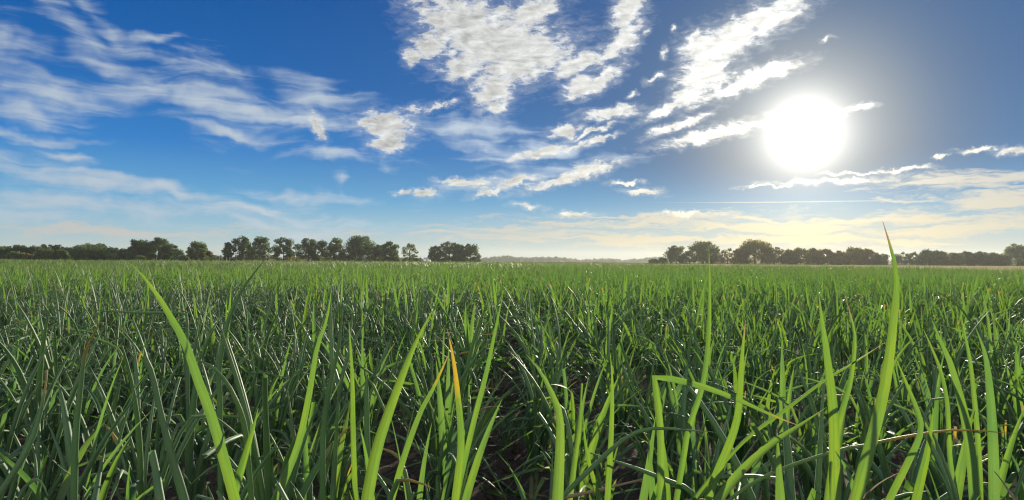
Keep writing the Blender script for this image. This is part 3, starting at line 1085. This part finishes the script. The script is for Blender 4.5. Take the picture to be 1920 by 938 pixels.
def gattr(name, kind):
    n = gt.nodes.new('GeometryNodeInputNamedAttribute')
    n.data_type = kind
    n.inputs[0].default_value = name
    return next(s for s in n.outputs if s.enabled and s.name == 'Attribute')


def gcmp(sock, val):
    n = gt.nodes.new('FunctionNodeCompare')
    n.data_type = 'INT'
    n.operation = 'EQUAL'
    ins = [s for s in n.inputs if s.enabled]
    gt.links.new(sock, ins[0])
    ins[1].default_value = val
    return n.outputs[0]


a_var, a_pick, a_turn, a_size = gattr('variant', 'INT'), gattr('pick', 'INT'), gattr('turn', 'FLOAT_VECTOR'), gattr('size', 'FLOAT')


def gsep(sel):
    n = gt.nodes.new('GeometryNodeSeparateGeometry')
    n.domain = 'POINT'
    gt.links.new(gi.outputs[0], n.inputs[0])
    gt.links.new(sel, n.inputs[1])
    return n.outputs[0]


points = gsep(gcmp(a_var, -1))
jn = gt.nodes.new('GeometryNodeJoinGeometry')
for k in range(MIDV + LOWV + STRIPV):
    ins_ = gt.nodes.new('GeometryNodeInstanceOnPoints')
    gt.links.new(points, ins_.inputs['Points'])
    gt.links.new(gcmp(a_pick, k), ins_.inputs['Selection'])
    gt.links.new(gsep(gcmp(a_var, k)), ins_.inputs['Instance'])
    e2r = gt.nodes.new('FunctionNodeEulerToRotation')
    gt.links.new(a_turn, e2r.inputs[0])
    gt.links.new(e2r.outputs[0], ins_.inputs['Rotation'])
    gt.links.new(a_size, ins_.inputs['Scale'])
    gt.links.new(ins_.outputs[0], jn.inputs[0])
gt.links.new(jn.outputs[0], go.inputs[0])
md = crop.modifiers.new('scatter', 'NODES')
md.node_group = gt

# ================================================================ trees
def tree_mats():
    return {
        'dark': tree_leaf_material('dark_tree_leaves', (0.022, 0.052, 0.022), (0.075, 0.125, 0.040), (0.06, 0.12, 0.03), (0.18, 0.28, 0.06)),
        'mid': tree_leaf_material('green_tree_leaves', (0.036, 0.072, 0.022), (0.11, 0.165, 0.045), (0.10, 0.17, 0.03), (0.26, 0.34, 0.07)),
        'light': tree_leaf_material('light_tree_leaves', (0.045, 0.075, 0.020), (0.11, 0.15, 0.045), (0.12, 0.19, 0.03), (0.26, 0.32, 0.06)),
        'olive': tree_leaf_material('olive_tree_leaves', (0.055, 0.070, 0.022), (0.15, 0.16, 0.048), (0.26, 0.25, 0.045), (0.52, 0.45, 0.09)),
        'copper': tree_leaf_material('copper_tree_leaves', (0.075, 0.022, 0.022), (0.13, 0.04, 0.035), (0.16, 0.04, 0.03), (0.24, 0.07, 0.05)),
    }


TM = tree_mats()
BARK = plain('tree_bark', (0.075, 0.055, 0.042), 0.9, 0.35, 3.0)


def leaf_cloud(r, centers, radii, per, size):
    """many leaf-sized four-cornered faces spread through clumps"""
    cs, n = [], []
    for (c, rd) in zip(centers, radii):
        k = int(per * (rd[0] * rd[2]) ** 0.75) + 6
        d = unit(r.normal(size=(k, 3)))
        rr = r.uniform(0.15, 1.0, (k, 1)) ** 0.55 * r.uniform(0.85, 1.12, (k, 1))
        cs.append(np.asarray(c) + d * rr * np.asarray(rd))
        n.append(np.full(k, r.uniform(0, 0.55)))
    p = np.concatenate(cs); tone = np.concatenate(n)
    m = len(p)
    tone = np.clip(tone + r.uniform(-0.1, 0.45, m), 0, 1)
    u = unit(r.normal(size=(m, 3)))
    w = unit(np.cross(u, r.normal(size=(m, 3))))
    s = size * r.uniform(0.55, 1.25, (m, 1))
    q = np.stack([p - u * s, p + w * s * 0.55, p + u * s, p - w * s * 0.55 + np.cross(u, w) * s * 0.3], 1).reshape(-1, 3)
    f = np.arange(m * 4).reshape(m, 4)
    a = np.repeat(np.stack([tone, tone, tone * 0, tone * 0 + 1], 1), 4, 0)
    return q, f, a


def limb(b, p0, p1, r0, r1, r, wob=0.06):
    n = 6
    t = np.linspace(0, 1, n)[:, None]
    L = np.linalg.norm(p1 - p0)
    p = p0 + (p1 - p0) * t + np.sin(t * PI) * r.normal(0, wob * L, 3) * np.array([1, 1, .4])
    v, f, al = tube(p, np.linspace(r0, r1, n), 6, (0.3, 1, 0.1))
    b.add(v, f, (0.5, 0, 0, 1))


def make_tree(seed, H, W, style):
    """returns crown and trunk meshes, base at the origin. H height, W crown width in metres"""
    r = np.random.default_rng(seed)
    tb = Buf()
    cen, rad = [], []
    size = 0.36
    if style == 'open':
        lo, n, per, cr = 0.13, 23, 84, 0.172
    elif style == 'airy':
        lo, n, per, cr = 0.12, 17, 58, 0.16
    elif style == 'dense':
        lo, n, per, cr = 0.05, 26, 110, 0.19
    elif style == 'cone':
        lo, n, per, cr = 0.05, 22, 90, 0.20
    else:
        lo, n, per, cr = 0.02, 16, 105, 0.27
    hc = H * (1 - lo)
    for i in range(n):
        u = (i + r.uniform(0, 1)) / n                      # 0 low, 1 top
        az_ = i * 2.39996 + r.normal(0, 0.4)
        if style == 'cone':
            rm = W / 2 * (1 - u) ** 0.8 * r.uniform(0.25, 0.9)
        else:
            prof = math.sqrt(max(0.0, 1 - (abs(u - 0.36) / 0.66) ** 2))
            rm = W / 2 * prof * r.uniform(0.4, 1.0)
        k = cr * W * r.uniform(0.55, 1.4)
        kz = k * r.uniform(0.6, 0.85)
        z = H * lo + (hc - kz * 0.85) * u
        z = max(z, kz * 0.7)
        rm = min(rm, max(W / 2 - k * 0.7, 0.05))
        cen.append((rm * math.cos(az_), rm * math.sin(az_), z))
        rad.append((k, k, kz))
    trunk_top = np.array([r.normal(0, 0.1), r.normal(0, 0.1), H * (0.62 if style != 'cone' else 0.85)])
    tr = 0.028 * H + 0.05
    limb(tb, np.array([0, 0, -0.3]), trunk_top, tr, tr * 0.35, r, 0.015)
    for i in range(n):
        if r.random() < (0.75 if style in ('open', 'airy') else 0.35):
            t = r.uniform(0.3, 0.9)
            p0 = trunk_top * t
            limb(tb, p0, np.array(cen[i]), tr * 0.42 * (1.1 - t * 0.5), 0.05, r)
    q, f, a = leaf_cloud(r, cen, rad, per * (W / 8) ** 0.2, size)
    return mesh_from('crown', q, f, a, smooth=False), tb.arrays()


def plant_tree(px, wpx, top, D, style, mat, label, cat='tree', group=None, name='tree', seed=None, base_z=0.0):
    c = at(px, 489, D)
    tilt_h = at(px, top, D).z
    H = max(tilt_h - base_z, 1.0)
    W = wpx * D / FPX * {'dense': 0.96, 'open': 1.14, 'airy': 1.08}.get(style, 1.0)
    cm, tb = make_tree(seed if seed is not None else int(px * 7 + top), H, W, style)
    root = link(bpy.data.objects.new(name, None))
    root.location = (c.x, D, base_z)
    tag(root, label, cat, group)
    cm.materials.append(TM[mat])
    obj('crown', cm, root)
    obj('trunk', mesh_from('trunk', tb[0], tb[1], tb[2], mats=[BARK]), root)
    return root


GL, GM, GR = 'trees of the dense wood at the left', 'trees standing along the left hedge', 'trees lining the far side of the stubble'
# (x, crown width, top, distance, style, colour, label)
LEFTWOOD = [
    (-6, 34, 462, 300, 'dense', 'dark', 'dark wood tree at the left picture edge, half cut off'),
    (12, 34, 461, 305, 'dense', 'dark', 'dark round wood tree just inside the left picture edge'),
    (36, 34, 458, 310, 'dense', 'dark', 'dark wood tree rising above an olive bush near the left edge'),
    (64, 32, 461, 312, 'dense', 'dark', 'low dark wood tree behind the pale round bush'),
    (88, 30, 457, 306, 'dense', 'mid', 'wood tree topping the pale round bush, third highest of the left wood'),
    (108, 28, 458, 308, 'dense', 'dark', 'dark narrow tree in the left wood between two pairs of crowns'),
    (128, 34, 463, 312, 'dense', 'dark', 'low dark tree in the dip of the left wood'),
    (148, 32, 460, 310, 'dense', 'dark', 'dark tree right of the dip in the left wood'),
    (168, 34, 456, 308, 'dense', 'mid', 'first of the two highest crowns of the low left wood'),
    (188, 32, 456, 312, 'dense', 'dark', 'second of the two highest crowns of the low left wood'),
    (210, 34, 463, 306, 'dense', 'dark', 'dark tree where the low wood meets the tall dark clump'),
    (232, 30, 466, 300, 'dense', 'dark', 'low dark tree at the left foot of the tall dark clump'),
    (256, 44, 448, 296, 'dense', 'dark', 'left tree of the tall dark clump'),
    (276, 40, 451, 300, 'dense', 'mid', 'middle tree of the tall dark clump, slightly lower'),
    (298, 46, 444, 298, 'dense', 'dark', 'highest tree of the tall dark clump'),
    (316, 38, 456, 294, 'dense', 'dark', 'right sloping tree of the tall dark clump'),
    (336, 26, 468, 290, 'airy', 'dark', 'thin scraggly tree on the right flank of the tall dark clump'),
]
for t_ in LEFTWOOD:
    plant_tree(*t_[:6], t_[6], group=GL)
BUSH = [
    (27, 26, 471, 280, 'bush', 'mid', 'olive green round bush at the foot of the left wood, near the edge'),
    (48, 18, 474, 282, 'bush', 'olive', 'small brownish bush right of an olive bush by the left wood'),
    (82, 29, 465, 280, 'bush', 'light', 'pale green round bush standing in front of the left wood'),
    (118, 24, 468, 284, 'bush', 'mid', 'mid green bush right of the pale round bush'),
    (168, 62, 470, 284, 'bush', 'dark', 'wide dark thicket before the two highest crowns of the low wood'),
    (212, 22, 474, 280, 'bush', 'mid', 'olive bush below the tall dark clump'),
    (264, 20, 479, 276, 'bush', 'mid', 'little light bush at the foot of the tall dark clump'),
    (345, 18, 480, 280, 'bush', 'dark', 'dark little bush right of the scraggly tree'),
]
for t_ in BUSH:
    plant_tree(*t_[:6], t_[6], cat='bush', name='bush', group='bushes at the foot of the left wood')
MIDTREES = [
    (370, 38, 452, 290, 'dense', 'mid', 'round tree standing alone left of the hedge'),
    (391, 18, 470, 294, 'bush', 'olive', 'brownish bush leaning on the right of the lone round tree'),
    (427, 28, 454, 288, 'cone', 'dark', 'dark pointed tree at the left end of the hedge row'),
    (453, 38, 443, 296, 'open', 'dark', 'first tall broad tree of the hedge row, right of the pointed one'),
    (487, 40, 443, 294, 'open', 'dark', 'second tall broad tree of the hedge row, above the long curved leaf tip'),
    (532, 38, 445, 296, 'open', 'dark', 'broad tree after the first gap in the hedge row'),
    (556, 24, 456, 300, 'airy', 'dark', 'thin see through tree between two broader ones'),
    (579, 36, 445, 292, 'open', 'dark', 'round topped tree right of the thin see through one'),
    (604, 30, 450, 298, 'open', 'dark', 'lower tree filling the row before the widest one'),
    (628, 34, 445, 294, 'open', 'dark', 'tree just left of the widest and highest tree'),
    (673, 60, 440, 296, 'open', 'dark', 'widest and highest tree of the hedge row with spreading limbs'),
    (711, 26, 458, 298, 'dense', 'dark', 'small dark tree tucked right of the widest one'),
    (731, 36, 452, 292, 'dense', 'dark', 'dark peaked tree near the right end of the hedge row'),
    (768, 32, 456, 290, 'airy', 'light', 'small pale loose tree ending the hedge row'),
    (817, 28, 460, 300, 'open', 'dark', 'lowest tree at the left of the separate group of four'),
    (842, 36, 453, 304, 'open', 'dark', 'highest tree of the separate group of four'),
    (860, 28, 457, 300, 'open', 'dark', 'third tree of the separate group of four'),
    (881, 36, 457, 302, 'open', 'dark', 'rightmost rounded tree of the separate group of four'),
]
for t_ in MIDTREES:
    plant_tree(*t_[:6], t_[6], group=GM)
RIGHT = [
    (1226, 18, 485, 330, 'bush', 'mid', 'low bush before the first tree of the right hand line'),
    (1243, 18, 482, 325, 'bush', 'mid', 'second low bush touching the first tree of the right hand line'),
    (1268, 40, 460, 300, 'open', 'mid', 'round see through tree starting the right hand line'),
    (1292, 18, 470, 304, 'airy', 'mid', 'thin tree squeezed between the first two big ones of the right line'),
    (1318, 52, 451, 300, 'open', 'mid', 'big square topped tree behind the tall thin leaf'),
    (1345, 26, 468, 305, 'airy', 'olive', 'low loose tree right of the square topped one'),
    (1364, 30, 464, 302, 'airy', 'olive', 'loose tree with a flat tuft on top'),
    (1388, 32, 466, 300, 'dense', 'olive', 'low tree on the left shoulder of the great broad one'),
    (1416, 70, 448, 300, 'open', 'olive', 'great broad tree, highest of the right hand line'),
    (1452, 34, 462, 303, 'open', 'olive', 'tree on the right shoulder of the great broad one'),
    (1480, 36, 467, 302, 'dense', 'olive', 'low rounded tree in the dip right of the great broad one'),
    (1502, 36, 464, 300, 'open', 'olive', 'loose crown topping the hazy mass under the sun, first from the dip'),
    (1528, 38, 465, 304, 'dense', 'olive', 'flat topped middle tree of the hazy mass under the sun'),
    (1552, 32, 466, 302, 'dense', 'olive', 'right hand tree of the hazy mass under the sun'),
    (1576, 34, 470, 298, 'dense', 'olive', 'lower tree in the gap before the next mass'),
    (1602, 46, 463, 300, 'dense', 'olive', 'highest tree of the mass left of the tallest onion leaf'),
    (1628, 34, 466, 304, 'dense', 'olive', 'tree beside the tallest onion leaf on its left'),
    (1652, 26, 475, 300, 'bush', 'light', 'small pale tree half hidden by the tallest onion leaf'),
    (1690, 30, 472, 304, 'airy', 'mid', 'see through tree just right of the tallest onion leaf'),
    (1712, 28, 472, 306, 'airy', 'mid', 'second see through tree right of the tallest onion leaf'),
    (1742, 46, 467, 302, 'dense', 'mid', 'broad dark tree under the lower end of the cloud streaks'),
    (1766, 34, 470, 300, 'dense', 'mid', 'tree sloping down right of the broad dark one'),
    (1792, 32, 473, 302, 'dense', 'mid', 'low bushy tree in the far right wood, left of the flat pair'),
    (1812, 30, 471, 306, 'dense', 'dark', 'left tree of the flat pair in the far right wood'),
    (1838, 32, 471, 304, 'dense', 'dark', 'right tree of the flat pair in the far right wood'),
    (1862, 30, 473, 300, 'dense', 'mid', 'green tree in front of the copper coloured crown'),
    (1880, 26, 475, 298, 'bush', 'mid', 'rounded low tree below the copper coloured crown'),
    (1891, 13, 461, 308, 'airy', 'copper', 'small tree with a dull copper red crown'),
    (1908, 40, 457, 302, 'open', 'mid', 'tall tree right of the copper coloured crown'),
    (1938, 40, 462, 300, 'dense', 'mid', 'tree running out of the picture at the right edge'),
]
for t_ in RIGHT:
    plant_tree(*t_[:6], t_[6], group=GR)


# hedges: elongated masses of leaves with stems inside
def hedge(px0, px1, top, D, mat, label):
    a, b_ = at(px0, 489, D), at(px1, 489, D)
    r = np.random.default_rng(int(px0))
    L = b_.x - a.x
    H = at((px0 + px1) / 2, top - 1.5, D).z
    n = max(3, int(L / 1.5))
    cen = [((k + .5) / n * L + r.normal(0, .3), r.normal(0, .4), H * 0.45) for k in range(n)]
    rad = [(1.25, 1.0, H * 0.55 * r.uniform(0.75, 1.2)) for _ in range(n)]
    root = link(bpy.data.objects.new('hedge', None))
    root.location = (a.x, D, 0)
    q, f, at2 = leaf_cloud(r, cen, rad, 60, 0.28)
    obj('foliage', mesh_from('foliage', q, f, at2, mats=[TM[mat]], smooth=False), root)
    tb = Buf()
    for c in cen:
        limb(tb, np.array([c[0], c[1], -0.2]), np.array([c[0] + r.normal(0, .3), c[1], H * .6]), .06, .03, r)
    t0 = tb.arrays()
    obj('stems', mesh_from('stems', t0[0], t0[1], t0[2], mats=[BARK]), root)
    tag(root, label, 'hedge', 'low hedges under the trees')


hedge(386, 424, 480, 286, 'dark', 'low dark hedge between the lone round tree and the pointed tree')
hedge(436, 520, 482, 290, 'olive', 'low brownish hedge under the first tall trees of the row')
hedge(520, 640, 482, 292, 'olive', 'low brownish hedge under the middle trees of the row')
hedge(640, 792, 483, 292, 'mid', 'low green hedge under the widest tree of the row')
hedge(812, 900, 485, 302, 'mid', 'low hedge under the separate group of four trees')
hedge(1300, 1480, 484, 302, 'olive', 'low hedge under the great broad tree')
hedge(1480, 1660, 486, 302, 'olive', 'low hedge under the hazy mass of trees')
hedge(1670, 1925, 486, 304, 'mid', 'low hedge at the foot of the far right wood')

# fence posts by the left hedge
WOOD = plain('weathered_post', (0.46, 0.43, 0.38), 0.85, 0.3, 4.0)
for px, lab in ((294, 'pale fence post standing in front of the tall dark clump of trees'), (411, 'pale fence post left of the pointed dark tree, alone'),
                (425, 'first of two close pale fence posts in front of the pointed dark tree'), (431, 'second of two close pale fence posts in front of the pointed dark tree')):
    c = at(px, 489, 262)
    bm = Buf()
    z = np.array([-0.3, 1.55, 1.62, 1.72])
    v, f, al = tube(np.stack([z * 0 + .01 * z, z * 0, z], 1), np.array([.11, .10, .085, .02]), 6, (0, 1, 0))
    bm.add(v, f, (0.5, 0, 0, 1))
    g = bm.arrays()
    o = obj('fence_post', mesh_from('fence_post', g[0], g[1], g[2], mats=[WOOD], smooth=False))
    o.location = (c.x, 262, 0)
    tag(o, lab, 'fence post', 'pale fence posts before the left trees')

# small white building far off between the tree groups
def box_geo(x0, x1, y0, y1, z0, z1):
    v = np.array([(x, y, z) for z in (z0, z1) for y in (y0, y1) for x in (x0, x1)], float)
    f = np.array([[0, 2, 3, 1], [4, 5, 7, 6], [0, 1, 5, 4], [2, 6, 7, 3], [0, 4, 6, 2], [1, 3, 7, 5]])
    return v, f


c = at(801, 489, 640)
shed = link(bpy.data.objects.new('white_building', None))
shed.location = (c.x, 640, 0)
v, f = box_geo(-3, 3, -2, 2, -0.2, 2.6)
obj('wall', mesh_from('wall', v, f, mats=[plain('white_wall', (0.78, 0.78, 0.76), 0.7, 0.06)], smooth=False), shed)
rv = np.array([(-3.3, -2.3, 2.55), (3.3, -2.3, 2.55), (-3.3, 0, 3.7), (3.3, 0, 3.7), (-3.3, 2.3, 2.55), (3.3, 2.3, 2.55)])
rf = np.array([[0, 1, 3, 2], [2, 3, 5, 4], [0, 2, 4, 4], [1, 5, 3, 3], [0, 4, 5, 1]])
obj('roof', mesh_from('roof', rv, rf, mats=[plain('grey_roof', (0.30, 0.30, 0.31), 0.7, 0.1)], smooth=False), shed)
v, f = box_geo(-0.6, 0.6, -2.03, -1.99, 0, 2.0)
obj('door', mesh_from('door', v, f, mats=[plain('grey_door', (0.2, 0.2, 0.21), 0.6, 0.1)], smooth=False), shed)
tag(shed, 'tiny white building far off left of the separate group of four trees', 'building')

# the far woods closing the horizon
rw = np.random.default_rng(9)
cen, rad = [], []
for px in np.arange(-80, 2010, 4.0):
    for row in range(2):
        D = 1280 + 130 * row + rw.uniform(-30, 30)
        c = at(px + rw.uniform(-3, 3), 489, D)
        H = (6.0 + 2.2 * math.sin(px * 0.021) + 1.4 * math.sin(px * 0.067 + 1) + rw.uniform(-1.6, 2.0)) * (1.0 if 880 < px < 1260 else 0.8) + row * 1.2
        k = rw.uniform(3.5, 6.0)
        cen.append((c.x, D, H - k * 0.6)); rad.append((k, k, k * 0.75))
        cen.append((c.x + rw.uniform(-3, 3), D - 3, H * 0.35)); rad.append((4.5, 3, H * 0.4))
q, f, a = leaf_cloud(rw, cen, rad, 12, 1.5)
fw = obj('far_woods', mesh_from('far_woods', q, f, a, mats=[TM['dark']], smooth=False))
tag(fw, 'far-off blue grey woods along the horizon', 'woods', kind='stuff')

# ================================================================ the air
hv, hf = box_geo(-1710, 1710, -310, 1710, -1.2, 24.0)
hm = T('haze_air')
pvn = hm.n('ShaderNodeVolumePrincipled', {'Color': (0.86, 0.88, 0.88, 1), 'Density': 0.00011, 'Anisotropy': 0.5, 'Absorption Color': (0, 0, 0, 1)})
hm.out(pvn.outputs[0], volume=True)
haze = obj('haze', mesh_from('haze', hv, hf, mats=[hm.mat], smooth=False))
tag(haze, 'thin bright haze in the air over the field', 'haze', kind='stuff')
